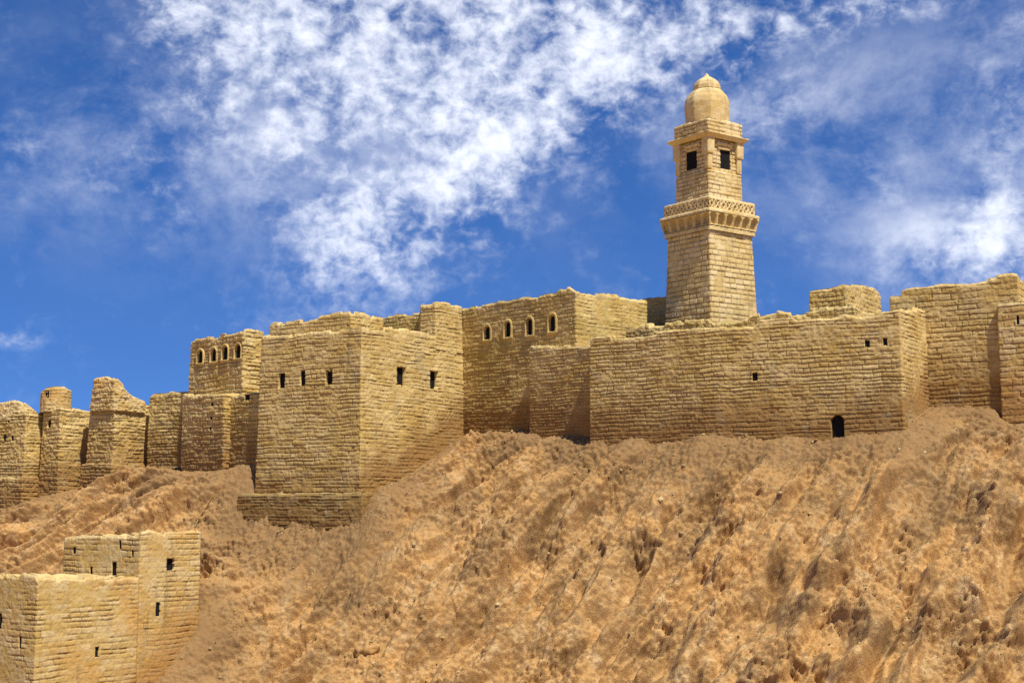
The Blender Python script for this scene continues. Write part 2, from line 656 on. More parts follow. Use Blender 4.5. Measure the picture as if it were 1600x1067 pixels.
    Q = np.stack([J * nu + I, J * nu + I2, (J + 1) * nu + I2, (J + 1) * nu + I], -1)
    keep = np.ones(Q.shape[:2], bool)
    uc = (Ug[:-1] + np.where(I2 == 0, cum[-1], Ug[:-1][:, (np.arange(nu) + 1) % nu])) / 2
    zc = (Z[:-1] + Z[1:]) / 2
    count = (nv + 1) * nu
    recs = []
    quads_extra = []
    for op in openings:
        i = op['seg']
        A0, dd = V[i], du[i]
        zg = zat(op['py'], A0[1])
        for _ in range(3):
            t0 = hit(A0 + (-batter * (zg - zb)) * nrm[i], dd, op['px'], op['py'])
            pt = A0 + dd * t0 - batter * (zg - zb) * nrm[i]
            zg = zat(op['py'], pt[1])
        ofs = -batter * (zg - zb) * nrm[i]
        ta = hit(A0 + ofs, dd, op['px'] - op['w'] / 2, op['py'])
        tb = hit(A0 + ofs, dd, op['px'] + op['w'] / 2, op['py'])
        hw = abs(tb - ta) / 2
        z1 = zat(op['py'] + op['h'] / 2, pt[1])
        z2 = zat(op['py'] - op['h'] / 2, pt[1])
        uu = cum[i] + t0
        jit = .010 * pn2(uc * 9, zc * 9, seed + 5) if hw > .08 else 0
        if op.get('arch'):
            zs = z2 - hw * op.get('rise', 1.1)
            half = np.where(zc < zs, hw, hw * np.sqrt(np.maximum(0, 1 - ((zc - zs) / (z2 - zs)) ** 2)))
        else:
            half = hw
        inside = (np.abs(uc - uu) + jit < half) & (zc + jit > z1) & (zc + jit < z2)
        if op.get('open_top'):
            inside = (np.abs(uc - uu) + jit < half) & (zc > z1)
        keep &= ~inside
        recs.append(dict(op=op, c=pt, n=nrm[i], d=dd, hw=hw, z1=z1, z2=z2, mask=inside))
    # reveals: walk the boundary between removed and kept quads
    for r in recs:
        M = r['mask']
        js, is_ = np.nonzero(M)
        if len(js) == 0:
            continue
        dep = r['op'].get('deep', .06 if r['hw'] < .13 else .13)
        vmap = {}
        Vall = verts[0]
        newv, nat = [], []

        def nv_(vi):
            if vi not in vmap:
                p = Vall[vi].copy()
                # back plane is flat
                rel = (p[:2] - r['c']) @ r['n']
                p[:2] = p[:2] - r['n'] * (rel + dep)
                vmap[vi] = count + len(newv)
                newv.append(p)
                nat.append(vi)
            return vmap[vi]
        for j, i_ in zip(js, is_):
            im, ip = (i_ - 1) % nu, (i_ + 1) % nu
            bl_, br_, tr_, tl_ = Q[j, i_]
            if j == 0 or not M[j - 1, i_]:
                quads_extra.append((bl_, br_, nv_(br_), nv_(bl_)))
            if j == nv - 1 or not M[j + 1, i_]:
                quads_extra.append((tr_, tl_, nv_(tl_), nv_(tr_)))
            if not M[j, im]:
                quads_extra.append((tl_, bl_, nv_(bl_), nv_(tl_)))
            if not M[j, ip]:
                quads_extra.append((br_, tr_, nv_(tr_), nv_(br_)))
        verts.append(np.array(newv))
        for kx_ in A:
            A[kx_].append(A[kx_][0][np.array(nat)] * (.5 if kx_ == 'joint' else 1))
        count += len(newv)
    quads = Q[keep]
    if quads_extra:
        quads = np.concatenate([quads, np.array(quads_extra)])
    # the top of the wall: a rough rim, then a sunken flat roof
    cen = V.mean(0)
    topz = Z[-1]
    offt = off[-1]
    ringA = nv * nu + np.arange(nu)
    rings = [ringA]
    for (ins, dz, rg) in ((cap_in * .5, .01, .02), (cap_in, -.02, .03), (cap_in * 1.15, -cap_drop, .02)):
        bx = base[:, 0] + (offt - ins) * Mu[:, 0]
        by = base[:, 1] + (offt - ins) * Mu[:, 1]
        zz = topz + dz + rg * pn2(bx / .22, by / .22, seed + 8)
        verts.append(np.c_[bx, by, zz])
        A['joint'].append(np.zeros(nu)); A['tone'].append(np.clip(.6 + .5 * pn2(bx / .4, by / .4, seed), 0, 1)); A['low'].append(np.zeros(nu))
        rings.append(count + np.arange(nu))
        count += nu
    for ra, rb in zip(rings[:-1], rings[1:]):
        quads = np.concatenate([quads, np.stack([ra, np.roll(ra, -1), np.roll(rb, -1), rb], -1)])
    last = rings[-1]
    zc_ = float(topz.mean() - cap_drop)
    verts.append(np.array([[cen[0], cen[1], zc_]]))
    A['joint'].append(np.zeros(1)); A['tone'].append(np.full(1, .5)); A['low'].append(np.zeros(1))
    tris = np.stack([last, np.roll(last, -1), np.full(nu, count)], -1)
    W = np.concatenate(verts) - loc[None, :]
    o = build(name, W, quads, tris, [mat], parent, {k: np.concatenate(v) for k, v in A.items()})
    for r in recs:
        make_window(r, parent, loc, mat, seed)
    return o


def make_window(r, parent, loc, mat, seed):
    """a black panel closing the recess, of the opening's own shape; dressed surround as its child"""
    op = r['op']
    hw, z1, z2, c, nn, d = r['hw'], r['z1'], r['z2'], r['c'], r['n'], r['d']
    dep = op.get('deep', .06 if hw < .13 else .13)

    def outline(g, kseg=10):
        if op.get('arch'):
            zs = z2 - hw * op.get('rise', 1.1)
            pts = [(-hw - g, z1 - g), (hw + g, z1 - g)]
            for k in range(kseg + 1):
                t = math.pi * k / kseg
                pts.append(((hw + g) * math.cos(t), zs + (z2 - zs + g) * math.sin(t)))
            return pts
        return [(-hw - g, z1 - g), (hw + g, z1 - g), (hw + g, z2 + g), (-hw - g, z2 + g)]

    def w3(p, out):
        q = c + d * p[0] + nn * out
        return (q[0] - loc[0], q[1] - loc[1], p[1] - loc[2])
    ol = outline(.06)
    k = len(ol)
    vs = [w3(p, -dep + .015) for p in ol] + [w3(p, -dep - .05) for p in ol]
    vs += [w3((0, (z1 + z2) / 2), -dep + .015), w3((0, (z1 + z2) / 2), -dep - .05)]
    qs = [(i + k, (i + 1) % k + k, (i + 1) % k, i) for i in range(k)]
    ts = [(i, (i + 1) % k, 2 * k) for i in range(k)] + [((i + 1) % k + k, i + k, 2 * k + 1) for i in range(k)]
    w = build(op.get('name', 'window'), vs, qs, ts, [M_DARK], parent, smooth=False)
    if op.get('surround'):
        rng = random.Random(seed + int(op['px']))
        inn, outn = outline(.015), outline(op['surround'])
        # densify
        def dens(p):
            res = []
            for i in range(len(p)):
                a, b = p[i], p[(i + 1) % len(p)]
                L = math.hypot(a[0] - b[0], a[1] - b[1])
                m_ = 6 if i < 2 or i == len(p) - 1 else 2
                for q in range(m_):
                    res.append((a[0] + (b[0] - a[0]) * q / m_, a[1] + (b[1] - a[1]) * q / m_))
            return res
        inn, outn = dens(inn), dens(outn)
        k = len(inn)
        prof = [(0, -.06), (0.05, .035), (.3, .04), (.7, .035), (.95, .012), (1, -.06)]
        vs, qs = [], []
        for (f, o_) in prof:
            for a, b in zip(inn, outn):
                j = rng.uniform(-.012, .012)
                sill = .025 if a[1] < z1 + .03 else 0
                vs.append(w3((a[0] + (b[0] - a[0]) * f + j, a[1] + (b[1] - a[1]) * f + j * .7), o_ + (j + sill if o_ > 0 else 0)))
        for a in range(len(prof) - 1):
            for i in range(k):
                qs.append((a * k + i, (a) * k + (i + 1) % k, (a + 1) * k + (i + 1) % k, (a + 1) * k + i))
        n_ = len(vs)
        build('surround', vs, [tuple(reversed(q)) for q in qs], None, [mat], w,
              {'joint': np.zeros(n_), 'tone': np.full(n_, .45), 'low': np.zeros(n_)})


def ow(seg, px, py, w, hgt, **k):
    return dict(seg=seg, px=px, py=py, w=w, h=hgt, **k)


def base_of(key, z):
    p = np.mean([q for q in LAY[key]], axis=0)
    return (p[0], p[1], z)


# ------------------------------------------------------------------ the castle
cliff_style = dict(ch=.185, bl=.5, wav=.07, off=.03, tilt=.045, jd=.06, jw=.035, rough=.045)

# -- main bastion
T = thing('bastion', 'big square corner bastion with five rectangular windows standing on a dark battered plinth', 'bastion', base_of('bastion', -1.5))
masonry('wall', LAY['bastion'], 2, -1.5,
        [(395, 528), (405, 526), (430, 524), (470, 521), (500, 517), (530, 514), (565, 511), (600, 512), (640, 516), (683, 521), (735, 524)],
        T, M_WALL, 11,
        [ow(0, 438.5, 595, 10, 24), ow(0, 472.5, 591, 9, 24), ow(0, 515, 589, 11, 24, deep=.2), ow(1, 627, 588, 14, 29, deep=.22), ow(1, 679.5, 594, 13, 28, deep=.22)],
        batter=.018, ch=.18, bl=.52, wav=.06, off=.025, tilt=.025, jd=.05, ragged=.08)
masonry('plinth', LAY['plinth'], 2, -3.0, zat(770, 60), T, M_PLINTH, 12, batter=.10, ch=.17, bl=.6, wav=.05, off=.035, tilt=.05, ragged=.03, cap_in=.35, cap_drop=.02)
masonry('turret', grow(LAY['raised'], -.018 * (zat(523, 62) - .3 + 1.5)), 2, zat(523, 62) - .3, [(648, 477), (652, 475), (683, 472), (700, 474), (735, 481)], T, M_WALL, 13,
        ch=.18, bl=.5, wav=.05, batter=.018, off=.025, tilt=.025)

T = thing('rear_parapet_wall', 'ragged-topped parapet block set back above the roof of the big square bastion', 'wall', base_of('upper_a', 2))
masonry('wall', LAY['upper_a'], 2, 2.0, [(418, 509), (425, 504), (450, 502), (480, 499), (510, 493), (535, 488), (550, 486), (560, 487), (580, 493), (602, 496)],
        T, M_WALL, 21, ragged=.09, rag_len=(.3, .6))
T = thing('rear_parapet_wall', 'short set-back wall between the parapet block and the turret of the big bastion', 'wall', base_of('upper_b', 2))
masonry('wall', LAY['upper_b'], 2, 3.0, [(584, 498), (600, 496), (617, 490), (632, 491), (650, 491), (690, 488)], T, M_OLIVE, 22, ragged=.09)

# -- wall with the four arched windows
T = thing('gallery_block', 'wall block with four arched windows in raised stone surrounds, right of the big bastion', 'building', base_of('arcade', 1.5))
masonry('wall', LAY['arcade'], 2, 1.2,
        [(725, 481), (745, 477), (775, 473), (778, 470), (800, 468), (818, 464), (840, 463), (866, 457), (875, 450), (888, 448), (900, 456), (940, 459), (970, 462), (1005, 467), (1030, 470)],
        T, M_OLIVE, 31,
        [ow(0, 761, 520, 9, 21, arch=1, surround=.14), ow(0, 793, 514.5, 9, 24, arch=1, surround=.14), ow(0, 827, 510.5, 9, 26, arch=1, surround=.14), ow(0, 862.5, 505, 9.5, 25, arch=1, surround=.15)],
        ch=.175, bl=.5, wav=.06, off=.024, tilt=.035, ragged=.06)
T = thing('ruined_wall', 'short shaded piece of wall just left of the minaret foot', 'wall', base_of('stub', 3))
masonry('wall', LAY['stub'], 2, 3.0, [(998, 468), (1012, 465), (1030, 462), (1045, 461), (1100, 466)], T, M_OLIVE, 33)
T = thing('buttress', 'low flat-topped buttress in front of the wall with four arched windows', 'buttress', base_of('buttress', 1.5))
masonry('wall', LAY['buttress'], 2, 1.5, [(820, 543), (838, 540), (870, 542), (885, 539), (915, 539), (940, 538)], T, M_WALL, 34,
        ch=.14, bl=.45, wav=.04, off=.018, tilt=.025, ragged=.05)

# -- long curtain wall
T = thing('curtain_wall', 'long curtain wall with a black arched doorway at its foot and three tiny windows', 'wall', base_of('curtain', 1))
masonry('wall', LAY['curtain'], 3, 1.0,
        [(917, 531), (930, 527), (960, 525), (985, 525), (1010, 522), (1040, 516), (1070, 513), (1090, 512), (1112, 514), (1140, 511), (1178, 510), (1186, 501), (1210, 499), (1236, 497), (1245, 501),
         (1275, 497), (1300, 498), (1318, 491), (1332, 492), (1345, 497), (1370, 492), (1385, 487), (1411, 482), (1430, 482), (1455, 485)],
        T, M_WALL, 41,
        [ow(1, 1180, 589, 8.5, 13), ow(1, 1356, 537, 7.5, 11), ow(1, 1383.5, 534, 6.5, 12), ow(1, 1309, 668, 20, 40, arch=1, rise=1.0, name='door', deep=.18)],
        ch=.15, bl=.45, wav=.055, off=.016, tilt=.028, ragged=.06, batter=.006, rag_len=(.3, 1.1))
T = thing('terrace_wall', 'broken terrace wall rising just behind the long curtain wall below the minaret', 'wall', base_of('terrace', 3))
masonry('wall', LAY['terrace'], 2, 3.0,
        [(975, 512), (990, 508), (1012, 505), (1048, 504), (1060, 500), (1090, 499), (1103, 494), (1115, 499), (1150, 498), (1180, 492), (1200, 487), (1215, 485), (1235, 488), (1260, 485), (1290, 479), (1310, 477), (1337, 477), (1350, 487), (1375, 493)],
        T, M_OLIVE, 42, ragged=.10, rough=.05, jd=.03)
T = thing('ruined_block', 'squat broken block of masonry against the sky, right of the minaret', 'ruin', base_of('ruin', 5))
masonry('wall', LAY['ruin'], 2, 5.0,
        [(1255, 475), (1258, 462), (1264, 455), (1285, 451), (1300, 449), (1315, 445), (1326, 443), (1345, 445), (1362, 447), (1374, 455), (1383, 467)],
        T, M_WALL, 43, ragged=.05, rcorner=.15, batter=.02, rough=.04)

# -- right end
T = thing('right_curtain_wall', 'tall plain wall at the right end, its top rising to a broken peak', 'wall', base_of('rightwall', 1.5))
masonry('wall', LAY['rightwall'], 2, 1.5,
        [(1405, 462), (1409, 452), (1420, 449), (1450, 446), (1470, 444), (1495, 442), (1515, 444), (1542, 440), (1547, 435), (1556, 434), (1560, 429), (1580, 426), (1592, 428), (1596, 434), (1605, 446), (1640, 456)],
        T, M_WALL, 51, ch=.20, bl=.58, wav=.045, off=.018, tilt=.025, ragged=.04, rag_len=(.4, 1.2))
T = thing('pier', 'projecting pier with one narrow slit at the right edge of the walls', 'pier', base_of('pier', 1.5))
masonry('wall', LAY['pier'], 1, 1.5, [(1558, 474), (1565, 472), (1600, 469), (1680, 464)], T, M_PLASTER, 52, [ow(0, 1590, 500, 4.5, 14)], ch=.22, bl=.5, off=.02, ragged=.03, plaster=.25)

# -- left group
T = thing('keep', 'square tower with a row of four arched windows, left of the big bastion', 'tower', base_of('keep', 1))
masonry('wall', LAY['keep'], 2, 1.0, [(293, 533), (300, 530), (315, 530), (322, 526), (340, 525), (345, 521), (360, 520), (375, 516), (382, 514), (395, 514), (408, 518), (415, 520)],
        T, M_WALL, 61,
        [ow(0, 312.5, 557, 8.5, 20, arch=1, surround=.1), ow(0, 333.5, 554.5, 8.5, 21, arch=1, surround=.1), ow(0, 351.5, 551, 8.5, 22, arch=1, surround=.1), ow(0, 371.5, 548.5, 9, 22, arch=1, surround=.1)],
        ragged=.06, **cliff_style)
T = thing('low_curtain_wall', 'low wall with one square hole, tucked against the left side of the big bastion', 'wall', base_of('lowcurtain', 0))
masonry('wall', LAY['lowcurtain'], 1, .6, [(315, 617), (350, 615), (375, 616), (395, 613), (420, 612)], T, M_OLIVE, 62, [ow(0, 385, 621, 8, 10)], ragged=.05, **cliff_style)
T = thing('low_turret', 'low projecting turret with three small slots one above another', 'turret', base_of('turret', 0))
masonry('wall', LAY['turret'], 2, .6, [(315, 616), (335, 615), (352, 614), (360, 615)], T, M_WALL, 63,
        [ow(0, 331, 632.5, 4, 5), ow(0, 330, 653, 4, 5), ow(0, 329, 669.5, 4, 5)], ragged=.04, **cliff_style)
T = thing('left_curtain_wall', 'plain flat-topped wall between the humped ruined tower and the four-window tower', 'wall', base_of('leftcurtain', 0))
masonry('wall', LAY['leftcurtain'], 2, .6, [(229, 630), (232, 621), (237, 614), (260, 612), (300, 610)], T, M_OLIVE, 64, ragged=.04, **cliff_style)

G = 'ruined towers at the left end'
T = thing('ruined_tower', 'ruined tower with a tall eroded hump on top, third from the left end', 'tower', base_of('tower_c', -1), G)
masonry('wall', LAY['tower_c'], 2, -.8, [(125, 630), (150, 629), (170, 630), (176, 632), (210, 633), (250, 633)], T, M_WALL, 71,
        [ow(0, 147.5, 639.5, 4.5, 8), ow(0, 166.5, 636.5, 4.5, 9)], batter=.035, ragged=.05, **dict(cliff_style, tilt=.07))
tc = LAY['tower_c']
hum = [tc[0] * .86 + tc[1] * .14, tc[1] * .97 + tc[3] * .03, tc[1] * .30 + tc[2] * .70, tc[3] * .8 + tc[1] * .2]
masonry('broken_top', hum, 2, zat(640, 69), [(130, 594), (139, 592), (148, 589), (160, 588), (184, 591), (190, 597), (195, 607), (206, 618), (215, 622), (226, 627), (250, 636)],
        T, M_PLASTER, 72, batter=.07, ragged=.03, plaster=.45, rcorner=.25, cap_drop=.02, ch=.2, bl=.5, off=.04, rough=.06)
masonry('plinth', grow(tc, .16), 2, -1.5, zat(722, 68), T, M_WALL, 73, batter=.03, ragged=.03, **cliff_style)

T = thing('ruined_tower', 'ruined tower carrying a round drum-shaped stump, second from the left end', 'tower', base_of('tower_b', -1), G)
masonry('wall', LAY['tower_b'], 2, -1.0, [(58, 637), (75, 637), (92, 636), (110, 637), (131, 641), (155, 644)], T, M_WALL, 74,
        [ow(0, 76, 661.5, 7, 13, arch=1)], batter=.02, ragged=.04, **dict(cliff_style, tilt=.07))
tb_ = LAY['tower_b']
cc = P(87.5, tb_[1][1] + 1.25, 620)
rr_ = 23.2 / F * cc[1]
cir = [cc + rr_ * np.array([math.cos(t), math.sin(t)]) for t in np.linspace(math.pi, 3 * math.pi, 16, endpoint=False)]
masonry('drum', cir, 8, zat(645, cc[1]), [(62, 611), (70, 606), (88, 603), (105, 605), (112, 609)], T, M_PLASTER, 75,
        [ow(2, 71.5, 616, 3.5, 6)], ragged=.02, cap_drop=.05, ch=.17, bl=.4, rcorner=.02, off=.02, rough=.03)

T = thing('ruined_tower', 'leftmost ruined tower with a rounded crumbling top and a ledge near its foot', 'tower', base_of('tower_a', -2), G)
masonry('wall', LAY['tower_a'], 2, -1.8, [(-60, 650), (0, 648), (12, 648), (20, 641), (38, 642), (45, 646), (62, 645), (90, 646)], T, M_WALL, 76,
        [ow(0, 14, 657, 3.5, 8), ow(0, 7, 685, 4, 8), ow(0, 20, 684.5, 4, 8)], batter=.012, ragged=.04, **cliff_style)
ta = LAY['tower_a']
hum = [ta[0], ta[1] * .88 + ta[3] * .12, ta[2] * .85 + ta[3] * .15, ta[3]]
masonry('broken_top', hum, 2, zat(655, 71), [(-60, 632), (0, 629), (15, 626), (27, 625), (40, 630), (46, 633), (52, 638), (60, 646)], T, M_PLASTER, 77, batter=.05,
        ragged=.03, plaster=.5, rcorner=.3, cap_drop=.02, rough=.06)
masonry('plinth', grow(ta, .2), 2, -2.5, zat(745, 70.8), T, M_WALL, 78, batter=.02, ragged=.03, **cliff_style)

# -- house at the foot of the slope
T = thing('stone_house', 'two-level ochre stone house with slit windows at the foot of the slope', 'house', base_of('house_low', -9))
hs = dict(ch=.2, bl=.5, wav=.05, off=.010, tilt=.012, jd=.05, jw=.03, rough=.02, plaster=.58, jv=1.1, rag_len=(.12, .35))
masonry('lower_block', LAY['house_low'], 2, -9.0,
        [(-40, 899), (0, 897), (25, 898), (40, 894), (54, 894), (58, 902), (100, 903), (150, 902), (222, 901)], T, M_PLASTER, 81,
        [ow(0, 0, 970, 5, 24), ow(0, 31, 1003, 4.5, 19), ow(1, 151.5, 1018, 6, 16)], ragged=.05, cap_drop=.3, **hs)
masonry('upper_block', LAY['house_up'], 2, -8.0,
        [(95, 839), (130, 837), (160, 836), (195, 837), (214, 836), (218, 832), (232, 829), (250, 832), (290, 831), (316, 829)], T, M_PLASTER, 82,
        [ow(0, 116, 860, 4, 11), ow(0, 187.5, 851, 4, 14), ow(0, 206.5, 864, 4, 10), ow(0, 142.5, 891, 4, 13), ow(0, 178, 888, 7, 22),
         ow(1, 266.5, 881.5, 12, 19), ow(1, 247, 951.5, 7, 22)], ragged=.05, cap_drop=.2, **hs)

# ------------------------------------------------------------------ minaret
cx, cy = mcen
vdir = np.array([cx, cy]) / np.hypot(cx, cy)


def msq(side):
    """square loop of a given side round the minaret's axis"""
    hl, hr = Lr(MIN_A) * side / 2, Rr(90 - MIN_A) * side / 2
    c = np.array([cx, cy])
    return [c + hl - hr, c - hl - hr, c - hl + hr, c + hl + hr]


def mz(py, side):
    """height that shows at py on the near corner of a square of that side"""
    y = cy - side / math.sqrt(2) * vdir[1]
    return float(zat(py, y))


MIN = thing('minaret', 'tall square minaret with a carved balcony band, two black windows and a bulbous dome', 'minaret', (cx, cy, 6.0))
ds = dict(plaster=.2, ch=.24, bl=.46, wav=.015, off=.02, tilt=.02, jd=.045, jw=.042, rough=.014, regular=.75, jv=1.0, ragged=0, coarse=.12, cap_drop=.0, step=.034)
zs0 = mz(357, 2.78)
masonry('shaft', msq(3.22), 2, 6.0, zs0, MIN, M_TOWER, 91, batter=(3.22 - 2.80) / 2 / (zs0 - 6.0) * 1.0, **ds)


def niche_band(zlo, zhi, nn, arch=True):
    def f(U, Z, si, tt):
        x = tt * nn
        fx = (x - np.floor(x) - .5)[None, :] * 2
        q = (Z - zlo) / (zhi - zlo)
        hw_ = np.where(q < .55, .74, .74 * np.sqrt(np.maximum(0, 1 - ((q - .55) / .40) ** 2)))
        m_ = sstep(0.10, -.06, np.abs(fx) - hw_) * sstep(.06, .12, q) * sstep(.97, .90, q)
        return -.17 * m_, np.clip(m_ * .25, 0, 1)
    return f


def fret(zlo, zhi, nn):
    def f(U, Z, si, tt):
        x = (tt * nn)[None, :] + 0 * Z
        fx = (x - np.floor(x) - .5) * 2
        q = (Z - zlo) / (zhi - zlo) * 2 - 1
        bar = (np.abs(np.abs(fx) - 1) < .17) | (np.abs(q) > .72)
        odd = (np.floor(x) % 2) == 0
        ring = np.abs(np.hypot(fx, q) - .55) < .2
        cross = np.abs(np.abs(fx) - np.abs(q)) < .22
        solid = bar | np.where(odd, ring, cross)
        return np.where(solid, 0, -.13), np.where(solid, 0, .5)
    return f


sm = dict(jd=0, rough=.018, ragged=0, coarse=.1, cap_drop=0, step=.026, rcorner=.04)
z_a, z_b, z_c, z_d = mz(358, 2.95), mz(350, 3.05), mz(329, 3.2), mz(324, 3.25)
masonry('lower_moulding', msq(3.0), 2, z_a, z_b, MIN, M_TOWER, 92, cap_in=.1, **sm)
masonry('corbel_band', msq(3.06), 2, z_b, z_c, MIN, M_TOWER, 93, extra=niche_band(z_b, z_c, 6), batter=-.2, cap_in=.1, **sm)
masonry('balcony_slab', msq(3.30), 2, z_c, z_d, MIN, M_TOWER, 94, cap_in=.1, **sm)
z_e = mz(305, 3.0)
masonry('parapet', msq(3.0), 2, z_d, z_e, MIN, M_TOWER, 95, extra=fret(z_d + .02, z_e - .1, 8), cap_in=.16, **dict(sm, cap_drop=.3))
z_f = mz(264, 2.2)
masonry('upper_shaft', msq(2.26), 2, z_d, z_f, MIN, M_TOWER, 96, batter=.02, **dict(ds, ch=.2, bl=.42))
z_g = mz(214, 2.1)
z_w1, z_w2 = mz(265, 2.0), mz(234.5, 2.0)
masonry('belfry', msq(2.0), 2, z_f - .05, z_g + .1, MIN, M_TOWER, 97,
        [ow(0, 1080.3, 249.5, 16.5, 31, deep=.06), ow(1, 1133.5, 249, 16.5, 31, deep=.06)], **dict(ds, ch=.2, bl=.3))


def mbox(name, c, ax, hx, hy, z0, z1, seed, flare=0, bev=.02, parent=MIN, amp=.012):
    """a dressed stone: subdivided box in the minaret's axes, worn edges"""
    l, r = -Lr(MIN_A), Rr(90 - MIN_A)
    k = 7
    g = np.linspace(-1, 1, k)
    vs, qs, idx = [], [], {}

    def vid(a, b, cc_):
        key = (round(a, 4), round(b, 4), round(cc_, 4))
        if key not in idx:
            idx[key] = len(vs)
            vs.append((a, b, cc_))
        return idx[key]
    for axis in range(3):
        for sgn in (-1, 1):
            for i in range(k - 1):
                for j in range(k - 1):
                    q = []
                    for (a, b) in ((g[i], g[j]), (g[i + 1], g[j]), (g[i + 1], g[j + 1]), (g[i], g[j + 1])):
                        p = [0, 0, 0]
                        p[axis] = sgn
                        p[(axis + 1) % 3] = a
                        p[(axis + 2) % 3] = b
                        q.append(vid(*p))
                    qs.append(q if sgn > 0 else q[::-1])
    v = np.array(vs, float)
    ext = (np.abs(v) > .99).sum(1)
    half = np.array([hx, hy, (z1 - z0) / 2])
    sc = half[None, :] - bev * (ext >= 2)[:, None] * (np.abs(v) > .99)
    fl = 1 + flare * (v[:, 2] + 1) / 2
    w = v * sc
    w[:, 0] *= fl
    w[:, 1] *= fl
    pos = np.zeros_like(w)
    pos[:, 0] = c[0] + w[:, 0] * l[0] + w[:, 1] * r[0]
    pos[:, 1] = c[1] + w[:, 0] * l[1] + w[:, 1] * r[1]
    pos[:, 2] = (z0 + z1) / 2 + w[:, 2]
    nz = np.stack([fb3(pos[:, 0], pos[:, 1], pos[:, 2], .15, 2, seed + q) for q in range(3)], -1)
    pos = pos + nz * amp
    # axis pair (l, r) is left-handed: flip the winding
    cr = l[0] * r[1] - l[1] * r[0]
    if cr < 0:
        qs = [q[::-1] for q in qs]
    n_ = len(pos)
    return build(name, pos - np.array(parent.location)[None, :], qs, None, [M_TOWER], parent,
                 {'joint': np.zeros(n_), 'tone': np.clip(.55 + nz[:, 0] * .8, 0, 1), 'low': np.zeros(n_)}, smooth=False)


l_, r_ = -Lr(MIN_A), Rr(90 - MIN_A)
cen = np.array([cx, cy])
z_cap = mz(239, 2.1)
for a, b in ((-1, -1), (1, -1), (-1, 1), (1, 1)):
    cc = cen + l_ * a * .96 + r_ * b * .96
    col = mbox('pilaster', cc, None, .15, .15, z_f + .05, z_cap + .05, 101 + a + 2 * b)
    mbox('capital', cc, None, .22, .22, z_cap, z_g + .08, 111 + a + 2 * b, flare=.08)
# stepped lintels over each black window
for f_ in (0, 1):
    out = (-r_, -l_)[0] if f_ == 0 else l_
    along = l_ if f_ == 0 else r_
    for zz0, zz1, hw_, pr in ((z_w2 + .02, z_w2 + .17, .40, .05), (z_w2 + .19, z_w2 + .35, .50, .10)):
        cc = cen + out * (1.0 + pr / 2 - .04)
        mbox('lintel', cc, None, hw_ if f_ == 0 else pr / 2 + .05, pr / 2 + .05 if f_ == 0 else hw_, zz0 + .13, zz1 + .11, 120 + f_, bev=.015)
z_h, z_i, z_j = mz(216, 2.6), mz(204.5, 2.6), mz(181.5, 2.3)
masonry('cornice', msq(2.40), 2, z_g - .02, z_i, MIN, M_TOWER, 98, batter=-.19 / (z_i - z_g), cap_in=.1, **sm)
masonry('cornice_parapet', msq(2.3), 2, z_i - .02, z_j, MIN, M_TOWER, 99, **dict(ds, ch=.2, bl=.4, ragged=.02, cap_drop=.12))


def lathe(name, prof, seed, facet=8, amp=.02):
    k = 96
    th = np.linspace(0, 2 * math.pi, k, endpoint=False) + math.atan2(-vdir[1], -vdir[0]) + .12
    prof = np.array(prof)
    # resample
    d = np.r_[0, np.cumsum(np.hypot(np.diff(prof[:, 0]), np.diff(prof[:, 1])))]
    s_ = np.linspace(0, d[-1], 70)
    R_, Z_ = np.interp(s_, d, prof[:, 0]), np.interp(s_, d, prof[:, 1])
    ph = (np.linspace(0, 2 * math.pi, k, endpoint=False) * facet / (2 * math.pi)) % 1 - .5
    poly = math.cos(math.pi / facet) / np.cos(ph * 2 * math.pi / facet)
    poly = .4 + .6 * poly
    X = cx + R_[:, None] * (poly * np.cos(th))[None, :]
    Y = cy + R_[:, None] * (poly * np.sin(th))[None, :]
    Z = Z_[:, None] + 0 * X
    nz = fb3(X, Y, Z, .35, 3, seed)
    X = X + nz * amp * np.cos(th)[None, :] * (R_[:, None] > .05)
    Y = Y + nz * amp * np.sin(th)[None, :] * (R_[:, None] > .05)
    nr = len(R_)
    J, I = np.meshgrid(np.arange(nr - 1), np.arange(k), indexing='ij')
    I2 = (I + 1) % k
    Q = np.stack([J * k + I, J * k + I2, (J + 1) * k + I2, (J + 1) * k + I], -1).reshape(-1, 4)
    V_ = np.stack([X, Y, Z], -1).reshape(-1, 3) - np.array(MIN.location)[None, :]
    gore = np.abs(ph) > .47
    return build(name, V_, Q, None, [M_TOWER], MIN, {'joint': np.broadcast_to(gore * .25, X.shape).ravel(), 'tone': np.clip(.62 + nz * .9, 0, 1).ravel(), 'low': np.zeros(X.size)})


yc = cy
zd = lambda py: float(zat(py + (2.5 if py > 130 else 1.0), yc))
sc_ = yc * (CT + ST * .25) / F * 1.0
rm = lambda px: px * sc_ * 1.02
zb_ = z_j - .3
lathe('dome', [(rm(32), zb_), (rm(34), zd(184)), (rm(35), zd(172)), (rm(35), zd(163)), (rm(33.5), zd(155)), (rm(30), zd(148)), (rm(25), zd(142.5)), (rm(20), zd(140))], 131)
lathe('finial', [(rm(19), zd(141)), (rm(21.3), zd(139.3)), (rm(21), zd(133.5)), (rm(18.5), zd(128.8)), (rm(13.5), zd(124.8)), (rm(8), zd(121.5)), (rm(3.8), zd(118.5)), (rm(.1), zd(113.5))], 132, amp=.012)

# ------------------------------------------------------------------ hillside
def axis(lo, hi, step, far_lo, far_hi):
    a = list(np.arange(lo, hi + 1e-6, step))
    d, x = step, hi
    while x < far_hi:
        d *= 1.35
        x += d
        a.append(x)
    d, x = step, lo
    pre = []
    while x > far_lo:
        d *= 1.35
        x -= d
        pre.append(x)
    return np.array(pre[::-1] + a)


